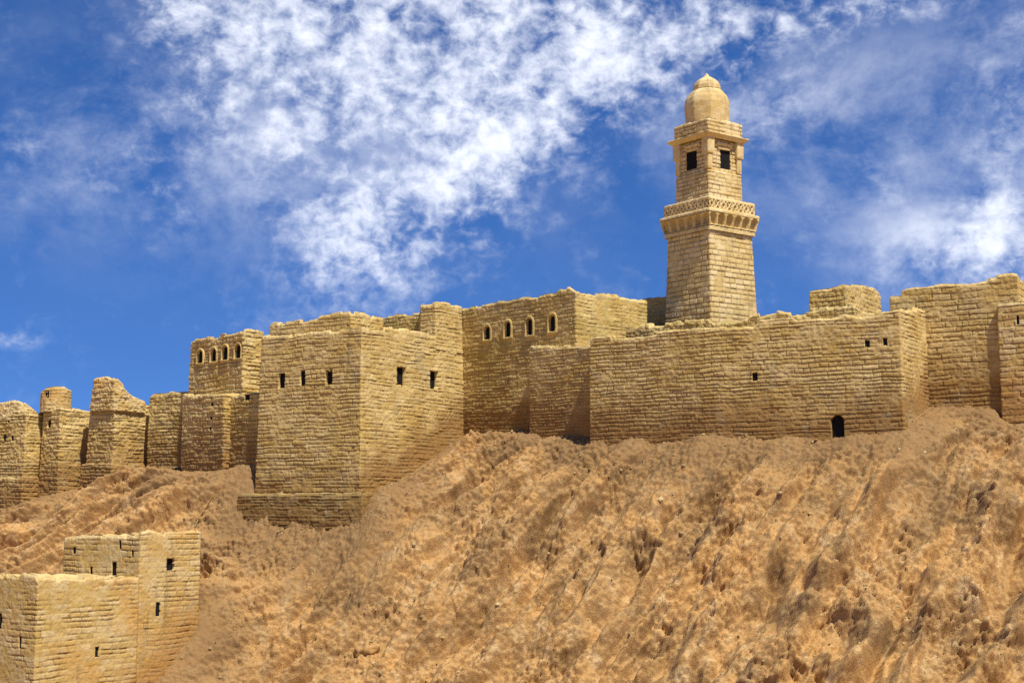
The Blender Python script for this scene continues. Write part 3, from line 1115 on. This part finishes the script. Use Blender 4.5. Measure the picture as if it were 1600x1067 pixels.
gx = axis(-28, 19.5, .045, -3000, 3000)
gy = axis(39.5, 71.5, .036, -3000, 4000)
GX, GY = np.meshgrid(gx, gy)
fx, fy = GX.ravel(), GY.ravel()
GZ = ground(fx, fy)
# distance to the wall foot
cd = np.full(len(fx), 99.0)
near = (fx > -29) & (fx < 21) & (fy > 37) & (fy < 73)
dense = []
for a, b in zip(contact[:-1], contact[1:]):
    if np.hypot(*(a - b)) < 6:
        for t in np.linspace(0, 1, 6, endpoint=False):
            dense.append(a + (b - a) * t)
dense = np.array(dense)
ni = np.nonzero(near)[0]
for a in range(0, len(ni), 20000):
    s_ = ni[a:a + 20000]
    cd[s_] = np.sqrt(((fx[s_, None] - dense[None, :, 0]) ** 2 + (fy[s_, None] - dense[None, :, 1]) ** 2).min(1))
x, y = fx[ni], fy[ni]
edge = sstep(0, 2.0, np.minimum.reduce([x + 28.5, 20.5 - x, y - 38.0, 72 - y]))
amp = (.14 + .86 * sstep(.2, 2.8, cd[ni])) * edge
# the gullies run diagonally down the slope; further right they turn straighter down
wx, wy = fb2(x, y, 5, 2, 3) * .75, fb2(x, y, 5, 2, 4) * .75


def gully(deg, seed):
    a_, c_ = rad(deg), None
    al = (x + wx) * math.cos(a_) + (y + wy) * math.sin(a_)
    ac = -(x + wx) * math.sin(a_) + (y + wy) * math.cos(a_)
    ac = ac + .16 * fb2(x, y, 1.1, 3, seed + 60)
    r1 = fb2(al / 8.5, ac, 1.25, 2, seed, .45)
    r2 = 1 - np.abs(fb2(al / 4.0, ac + .5, .75, 1, seed + 12)) * 2.0
    p1 = np.abs(fb2(al / 4.2, ac * 1.1, 1.4, 2, seed + 30, .4))
    p2 = np.abs(fb2(al / 2.0, ac * 1.2, .6, 2, seed + 44, .5))
    return r1, r2, p1, p2


ra, rb, rcc = gully(206, 21), gully(214, 22), gully(226, 23)
w1_, w2_ = sstep(-9, -1, x), sstep(6, 14, x)
rid, rid2, puff, puff2 = [(p_ * (1 - w1_) + q_ * w1_) * (1 - w2_) + t_ * w2_ for p_, q_, t_ in zip(ra, rb, rcc)]
lump = np.abs(fb2(x + wx * .3, y, 1.6, 3, 41))
d1, d2, cr = worley(x + wx * .4, y + wy * .4, .95, 5)
boul = np.maximum(0, 1 - (d1 / (.28 + .3 * cr)) ** 2) * (cr > .55)
crag = fb2(x, y, 2.2, 4, 55)
rocky = np.clip(.28 + .72 * sstep(-.22, .20, crag), 0, 1)
calm = sstep(-.05, .35, fb2(x, y, 3.5, 3, 161))
swell = fb2(x + wx, y * 1.1 + wy, 3.2, 2, 181)
heap = np.abs(fb2(x + .5 * wx, y * 1.15 + .5 * wy, 2.1, 2, 191))
right = sstep(-2, 8, x)
away = sstep(0, 5, cd[ni])
dz = (1.75 * rid + .36 * (rid2 - .5) * (1 - .3 * right) + .7 * swell * away + 1.5 * (heap - .22) * (.2 + .8 * right) * away
      + .95 * (puff - .2) + .16 * (puff2 - .2) * (1 - .4 * calm) + .14 * boul) * amp
yl, zl = y - .70 * dz, GZ[ni] + .71 * dz
sl = zl + .45 * yl          # runs up the face of the slope


def clods(sz, seed):
    q1, q2, cr_ = worley(x + .36 * sz * fb2(x, sl, sz, 2, seed + 8), sl + .36 * sz * fb2(x, sl, sz, 2, seed + 9), sz, seed)
    return np.maximum(0, 1 - (q1 / .62) ** 2) * (.35 + .65 * cr_), sstep(.0, .18, q2 - q1), cr_


clA, crackA, rA = clods(.46, 6)
clB, crackB, rB = clods(.21, 7)
grit = fb3(x, yl, zl, .26, 3, 171, .6)
fine = fb3(x, yl, zl, .10, 2, 81, .6)
pit = sstep(.10, .55, fb3(x, yl, zl, .17, 2, 71))
pit2 = sstep(.12, .5, fb3(x / 1.6, yl, zl, .42, 3, 75))
small = ((.3 + .7 * rocky) * (1 - .5 * calm) * (.07 * (clA - .35) + .17 * (clB - .35) - .05 * (1 - crackA) + .16 * grit)
         - .10 * pit * (.4 + .6 * rocky) - .06 * pit2 * rocky * (1 - .6 * calm) + .07 * fine)
dz = dz + small * (.6 + .4 * sstep(.1, 1.5, cd[ni])) * edge
nyz = np.array([-.70, .71])
PX, PY, PZ = fx.copy(), fy.copy(), GZ.copy()
PY[ni] += dz * nyz[0]
PZ[ni] += dz * nyz[1]
far_n = ~near
PZ[far_n] += fb2(fx[far_n], fy[far_n], 25, 3, 90) * .3 * (np.hypot(fx[far_n], fy[far_n]) > 8)
rough_at = np.zeros(len(fx)); rough_at[ni] = rocky
cav = np.zeros(len(fx)); cav[ni] = np.clip(.5 + rid * .8 + .5 * (lump - .25), 0, 1)
damp = np.zeros(len(fx)); damp[ni] = np.exp(-cd[ni] / 1.7)
NY, NX = GX.shape
J, I = np.meshgrid(np.arange(NY - 1), np.arange(NX - 1), indexing='ij')
Qg = np.stack([J * NX + I, J * NX + I + 1, (J + 1) * NX + I + 1, (J + 1) * NX + I], -1).reshape(-1, 4)

M_EARTH = bpy.data.materials.new('dry_orange_earth')
M_EARTH.use_nodes = True
N = NT(M_EARTH.node_tree)
bs = M_EARTH.node_tree.nodes['Principled BSDF']
pos = N.new('ShaderNodeNewGeometry').outputs['Position']
ar, ac_, ad = N.attr('rocky'), N.attr('crest'), N.attr('foot')
n1, n2, n3 = N.noise(pos, .35, 5, .6), N.noise(pos, 1.6, 6, .65), N.noise(pos, 13, 5, .75)
c = N.mix(N.ss(n1, .38, .62), (.56, .32, .115), (.47, .275, .105))
c = N.mix(N.math('MULTIPLY', N.ss(n2, .48, .7), .7), c, (.70, .50, .255))
c = N.mix(N.math('MULTIPLY', N.ss(N.noise(pos, .38, 6, .62), .47, .64), .72), c, (.25, .15, .065))
c = N.mix(N.math('MULTIPLY', N.ss(n3, .48, .68), .55), c, (.22, .125, .05))
c = N.mix(N.math('MULTIPLY', N.ss(N.noise(pos, 5, 4, .7), .6, .75), .5), c, (.64, .45, .24))
c = N.mix(N.math('MULTIPLY', N.ss(N.math('ADD', ad, N.math('MULTIPLY', N.math('SUBTRACT', n2, .5), .8)), .12, .62), .75), c, (.25, .145, .06))
N.put(bs.inputs['Base Color'], c)
bs.inputs['Roughness'].default_value = .95
bs.inputs['Specular IOR Level'].default_value = .15
b1 = N.new('ShaderNodeBump')
b1.inputs['Strength'].default_value = .7
b1.inputs['Distance'].default_value = .08
hh = N.math('ADD', N.math('MULTIPLY', N.noise(pos, 8, 7, .75), 1.5), N.math('MULTIPLY', N.noise(pos, 40, 4, .7), .6))
N.put(b1.inputs['Height'], hh)
N.put(bs.inputs['Normal'], b1.outputs[0])
hill = build('hillside', np.c_[PX, PY, PZ], Qg, None, [M_EARTH], None, {'rocky': rough_at, 'crest': cav, 'foot': damp})
hill['kind'] = 'structure'

# loose stones lying on the slope
rng = np.random.default_rng(5)
cand = ni[(PY[ni] < 68)]
prob = (.15 + rocky[(PY[ni] < 68)] + 1.5 * damp[cand] ** 2) * (.3 + sstep(-.1, .3, fb2(fx[cand], fy[cand], 1.2, 2, 97)))
pick = rng.choice(cand, 5200, replace=False, p=prob / prob.sum())
ph_ = (1 + 5 ** .5) / 2
ico = np.array([(-1, ph_, 0), (1, ph_, 0), (-1, -ph_, 0), (1, -ph_, 0), (0, -1, ph_), (0, 1, ph_), (0, -1, -ph_), (0, 1, -ph_), (ph_, 0, -1), (ph_, 0, 1), (-ph_, 0, -1), (-ph_, 0, 1)]) / 1.9
icf = np.array([(0, 11, 5), (0, 5, 1), (0, 1, 7), (0, 7, 10), (0, 10, 11), (1, 5, 9), (5, 11, 4), (11, 10, 2), (10, 7, 6), (7, 1, 8), (3, 9, 4), (3, 4, 2), (3, 2, 6), (3, 6, 8), (3, 8, 9), (4, 9, 5), (2, 4, 11), (6, 2, 10), (8, 6, 7), (9, 8, 1)])
sz = np.exp(rng.normal(math.log(.022), .55, len(pick))).clip(.010, .10)
sh = ico[None] * (1 + rng.uniform(-.3, .3, (len(pick), 12, 3))) * (sz[:, None] * rng.uniform(.6, 1.3, (len(pick), 3)))[:, None, :]
ctr = np.c_[PX[pick], PY[pick], PZ[pick] + sz * .15]
gv = (sh + ctr[:, None, :]).reshape(-1, 3)
gf = (icf[None] + (np.arange(len(pick)) * 12)[:, None, None]).reshape(-1, 3)
gn = len(gv)
gravel = build('gravel', gv, None, gf, [M_TOWER], None, {'joint': np.repeat(.25 + .65 * rng.random(len(pick)), 12), 'tone': np.repeat(rng.random(len(pick)), 12), 'low': np.zeros(gn)}, smooth=False)
gravel['kind'] = 'stuff'

# stones and a dead branch that can be picked out on the slope
def lie(px, py):
    r = ray(px, py)
    Y = np.linspace(38, 72, 4000)
    X_, Z_ = r[0] / r[1] * Y, r[2] / r[1] * Y
    i = int(np.argmax(ground(X_, Y) > Z_))
    k = int(np.argmin((PX[ni] - X_[i]) ** 2 + (PY[ni] - Y[i]) ** 2))
    return np.array([X_[i], Y[i], PZ[ni[k]]])


def boulder(px, py, w, h_, seed, label, mat):
    p = lie(px, py)
    sc = p[1] / F
    th, fi = np.meshgrid(np.linspace(0, 2 * math.pi, 44, endpoint=False), np.linspace(-.5 * math.pi, .5 * math.pi, 27))
    d = np.stack([np.cos(fi) * np.cos(th), np.cos(fi) * np.sin(th), np.sin(fi)], -1)
    rr = 1 + .45 * fb3(d[..., 0], d[..., 1], d[..., 2], .8, 2, seed) + .26 * fb3(d[..., 0], d[..., 1], d[..., 2], .33, 3, seed + 3)
    v = d * rr[..., None] * np.array([w * sc / 2, w * sc / 2.4, h_ * sc / 2])
    v[..., 2] += v[..., 0] * .25
    J_, I_ = np.meshgrid(np.arange(26), np.arange(44), indexing='ij')
    q = np.stack([J_ * 44 + I_, J_ * 44 + (I_ + 1) % 44, (J_ + 1) * 44 + (I_ + 1) % 44, (J_ + 1) * 44 + I_], -1).reshape(-1, 4)
    n_ = v.shape[0] * v.shape[1]
    o = build('boulder', v.reshape(-1, 3), q, None, [mat], None, {'rocky': np.full(n_, .5), 'crest': np.full(n_, .5), 'foot': np.zeros(n_), 'joint': np.zeros(n_), 'tone': np.full(n_, .7), 'low': np.zeros(n_)})
    o.location = p - np.array([0, -h_ * sc * .05, h_ * sc * .27])
    o['kind'] = 'thing'
    o['label'], o['category'], o['group'] = label, 'boulder', 'boulders lying on the slope'


boulder(574, 990, 36, 30, 211, 'brown earth-coloured boulder half sunk in the lower slope, right of the stone house', M_EARTH)
boulder(446, 1056, 12, 14, 206, 'small whitish stone near the bottom edge of the slope', M_TOWER)
pts_ = [lie(305, 801), lie(312, 792), lie(320, 784), lie(332, 776)]
vs, qs = [], []
for i, p in enumerate(pts_):
    for k in range(6):
        t = k * math.pi / 3
        rr = .035 - .006 * i
        vs.append((p[0] + rr * math.cos(t), p[1], p[2] + .06 + .03 * (i % 2) + rr * math.sin(t)))
for i in range(3):
    for k in range(6):
        qs.append((i * 6 + k, i * 6 + (k + 1) % 6, i * 6 + 6 + (k + 1) % 6, i * 6 + 6 + k))
br = build('dead_branch', np.array(vs) - pts_[0], qs, [(0, 2, 1), (0, 3, 2), (0, 4, 3), (0, 5, 4), (18, 19, 20), (18, 20, 21), (18, 21, 22), (18, 22, 23)], [M_PLINTH], None, {'joint': np.zeros(24), 'tone': np.zeros(24), 'low': np.zeros(24)})
br.location = pts_[0]
br['kind'], br['label'], br['category'] = 'thing', 'thin dead branch lying on the earth bank below the left towers', 'branch'

# ------------------------------------------------------------------ light, sky, camera
SUN_EL, SUN_AZ = 60.0, 34.0   # azimuth measured from behind the camera towards the right
sd = np.array([math.sin(rad(SUN_AZ)) * math.cos(rad(SUN_EL)), -math.cos(rad(SUN_AZ)) * math.cos(rad(SUN_EL)), math.sin(rad(SUN_EL))])
from mathutils import Vector
lamp = bpy.data.lights.new('sun', 'SUN')
lamp.energy = 5.0
lamp.angle = rad(1.2)
lamp.color = (1, .95, .84)
so = bpy.data.objects.new('sun', lamp)
so.rotation_euler = Vector(sd).to_track_quat('Z', 'Y').to_euler()
so.location = (20, -20, 40)
COL.objects.link(so)

world = bpy.data.worlds.new('World')
scene.world = world
world.use_nodes = True
N = NT(world.node_tree)
for nd in list(N.n):
    N.n.remove(nd)
out = N.new('ShaderNodeOutputWorld')
sky = N.new('ShaderNodeTexSky', sky_type='NISHITA')
sky.sun_disc = False
sky.sun_elevation = rad(SUN_EL)
sky.sun_rotation = math.atan2(sd[0], sd[1])
sky.air_density = 1.0
sky.dust_density = .3
sky.ozone_density = 4.0
sky.altitude = 1500
skm = N.new('ShaderNodeMapping')
skm.inputs['Location'].default_value = (0, 0, .16)
N.l.new(N.new('ShaderNodeTexCoord').outputs['Generated'], skm.inputs[0])
N.l.new(skm.outputs[0], sky.inputs[0])
hsv = N.new('ShaderNodeHueSaturation')
hsv.inputs['Saturation'].default_value = 1.22
hsv.inputs['Value'].default_value = .82
N.put(hsv.inputs['Color'], sky.outputs[0])
bg = N.new('ShaderNodeBackground')
bg.inputs[1].default_value = .125
N.put(bg.inputs[0], N.mix(1.0, hsv.outputs[0], (.84, .88, 1.12), 'MULTIPLY'))
# clouds, fixed to directions of the sky
tc_ = N.new('ShaderNodeTexCoord').outputs['Generated']
sep = N.new('ShaderNodeSeparateXYZ')
N.put(sep.inputs[0], tc_)
yy = N.math('MAXIMUM', sep.outputs[1], .05)
Uc = N.math('DIVIDE', sep.outputs[0], yy)
Vc = N.math('DIVIDE', sep.outputs[2], yy)


def blob(px, py, rx, ry, rot, wgt, flat=1.0):
    """soft elliptical cloud bank: centre and radii given on the photo's grid, as sky directions"""
    r = ray(px, py)
    u0, v0 = r[0] / r[1], r[2] / r[1]
    c_, s_ = math.cos(rad(rot)), math.sin(rad(rot))
    du_, dv_ = N.math('SUBTRACT', Uc, float(u0)), N.math('SUBTRACT', Vc, float(v0))
    a = N.math('ADD', N.math('MULTIPLY', du_, c_ * F / rx), N.math('MULTIPLY', dv_, s_ * F / rx))
    b = N.math('ADD', N.math('MULTIPLY', du_, -s_ * F / ry), N.math('MULTIPLY', dv_, c_ * F / ry))
    d = N.math('ADD', N.math('MULTIPLY', a, a), N.math('MULTIPLY', b, b))
    e = N.math('POWER', 2.718, N.math('MULTIPLY', d, -1.0))
    return N.math('MULTIPLY', e, wgt)


BL = [(640, 60, 330, 130, 0, 1.0), (820, 130, 200, 130, 30, .75), (640, 230, 190, 170, 20, .5), (560, 370, 130, 110, 40, .42),
      (330, 20, 120, 60, -10, .5), (700, 320, 90, 60, 40, .35), (1010, 60, 150, 90, 0, .35), (1120, 60, 140, 120, 20, .25),
      (1330, 20, 170, 45, 10, .55), (1500, 400, 110, 55, 10, .5), (1590, 370, 90, 80, 0, .55), (1590, 170, 70, 150, 0, .38), (1400, 290, 190, 80, 10, .16),
      (230, 290, 110, 60, -30, .30), (30, 240, 60, 50, 0, .25), (20, 530, 50, 16, 0, .40), (1190, 170, 110, 70, 20, .25), (400, 180, 150, 110, -20, .35), (1500, 560, 300, 120, 0, .3)]
tot = None
for b_ in BL:
    e = blob(*b_)
    tot = e if tot is None else N.math('ADD', tot, e)
mp = N.new('ShaderNodeMapping')
mp.inputs['Scale'].default_value = (1, 1, 1.25)
N.put(mp.inputs[0], tc_)
nA = N.noise(mp.outputs[0], 9, 6, .6, .3)
nB = N.noise(mp.outputs[0], 27, 6, .6, .3)
nC = N.noise(mp.outputs[0], 75, 5, .6, .3)
tex = N.math('ADD', N.math('MULTIPLY', N.math('SUBTRACT', nA, .5), 1.5), N.math('MULTIPLY', N.math('SUBTRACT', nB, .5), 2.3))
tex = N.math('ADD', tex, N.math('MULTIPLY', N.math('SUBTRACT', nC, .5), 1.9))
den = N.math('ADD', N.math('MULTIPLY', N.math('MINIMUM', tot, 1.05), .74), N.math('MULTIPLY', tex, N.math('ADD', .3, N.math('MINIMUM', N.math('MULTIPLY', tot, 1.1), .6))))
den = N.ss(den, .03, 1.32)
VE = [(300, 220, 260, 150, -20, .55), (1420, 200, 280, 170, 0, .5), (1500, 408, 130, 62, 0, 2.2), (600, 200, 300, 200, 0, .35), (80, 260, 180, 110, 0, .35), (1150, 150, 200, 140, 0, .45), (1590, 160, 90, 180, 0, .5)]
veil = None
for b_ in VE:
    e = blob(*b_)
    veil = e if veil is None else N.math('ADD', veil, e)
nV = N.noise(mp.outputs[0], 10, 9, .66, .15)
veil = N.math('MULTIPLY', N.math('MINIMUM', veil, 1.0), N.math('MULTIPLY', N.ss(nV, .36, .74), .72))
den = N.math('SUBTRACT', 1.0, N.math('MULTIPLY', N.math('SUBTRACT', 1.0, N.math('MULTIPLY', den, .94)), N.math('SUBTRACT', 1.0, veil)))
cl = N.new('ShaderNodeBackground')
N.put(cl.inputs[0], (.86, .90, 1.0))
cl.inputs[1].default_value = 1.0
mx = N.new('ShaderNodeMixShader')
N.put(mx.inputs[0], den)
N.l.new(bg.outputs[0], mx.inputs[1])
N.l.new(cl.outputs[0], mx.inputs[2])
N.l.new(mx.outputs[0], out.inputs[0])

cam = bpy.data.cameras.new('camera')
cam.sensor_width = 36
cam.lens = 36 * F / 1600
cam.clip_start = .1
cam.clip_end = 9000
co = bpy.data.objects.new('camera', cam)
co.rotation_euler = (math.pi / 2 + PITCH, 0, 0)
COL.objects.link(co)
scene.camera = co

scene.view_settings.view_transform = 'Standard'
scene.view_settings.look = 'None'
scene.view_settings.exposure = .3
scene.view_settings.gamma = 1
scene.render.engine = 'CYCLES'
scene.cycles.max_bounces = 5
scene.cycles.use_denoising = False
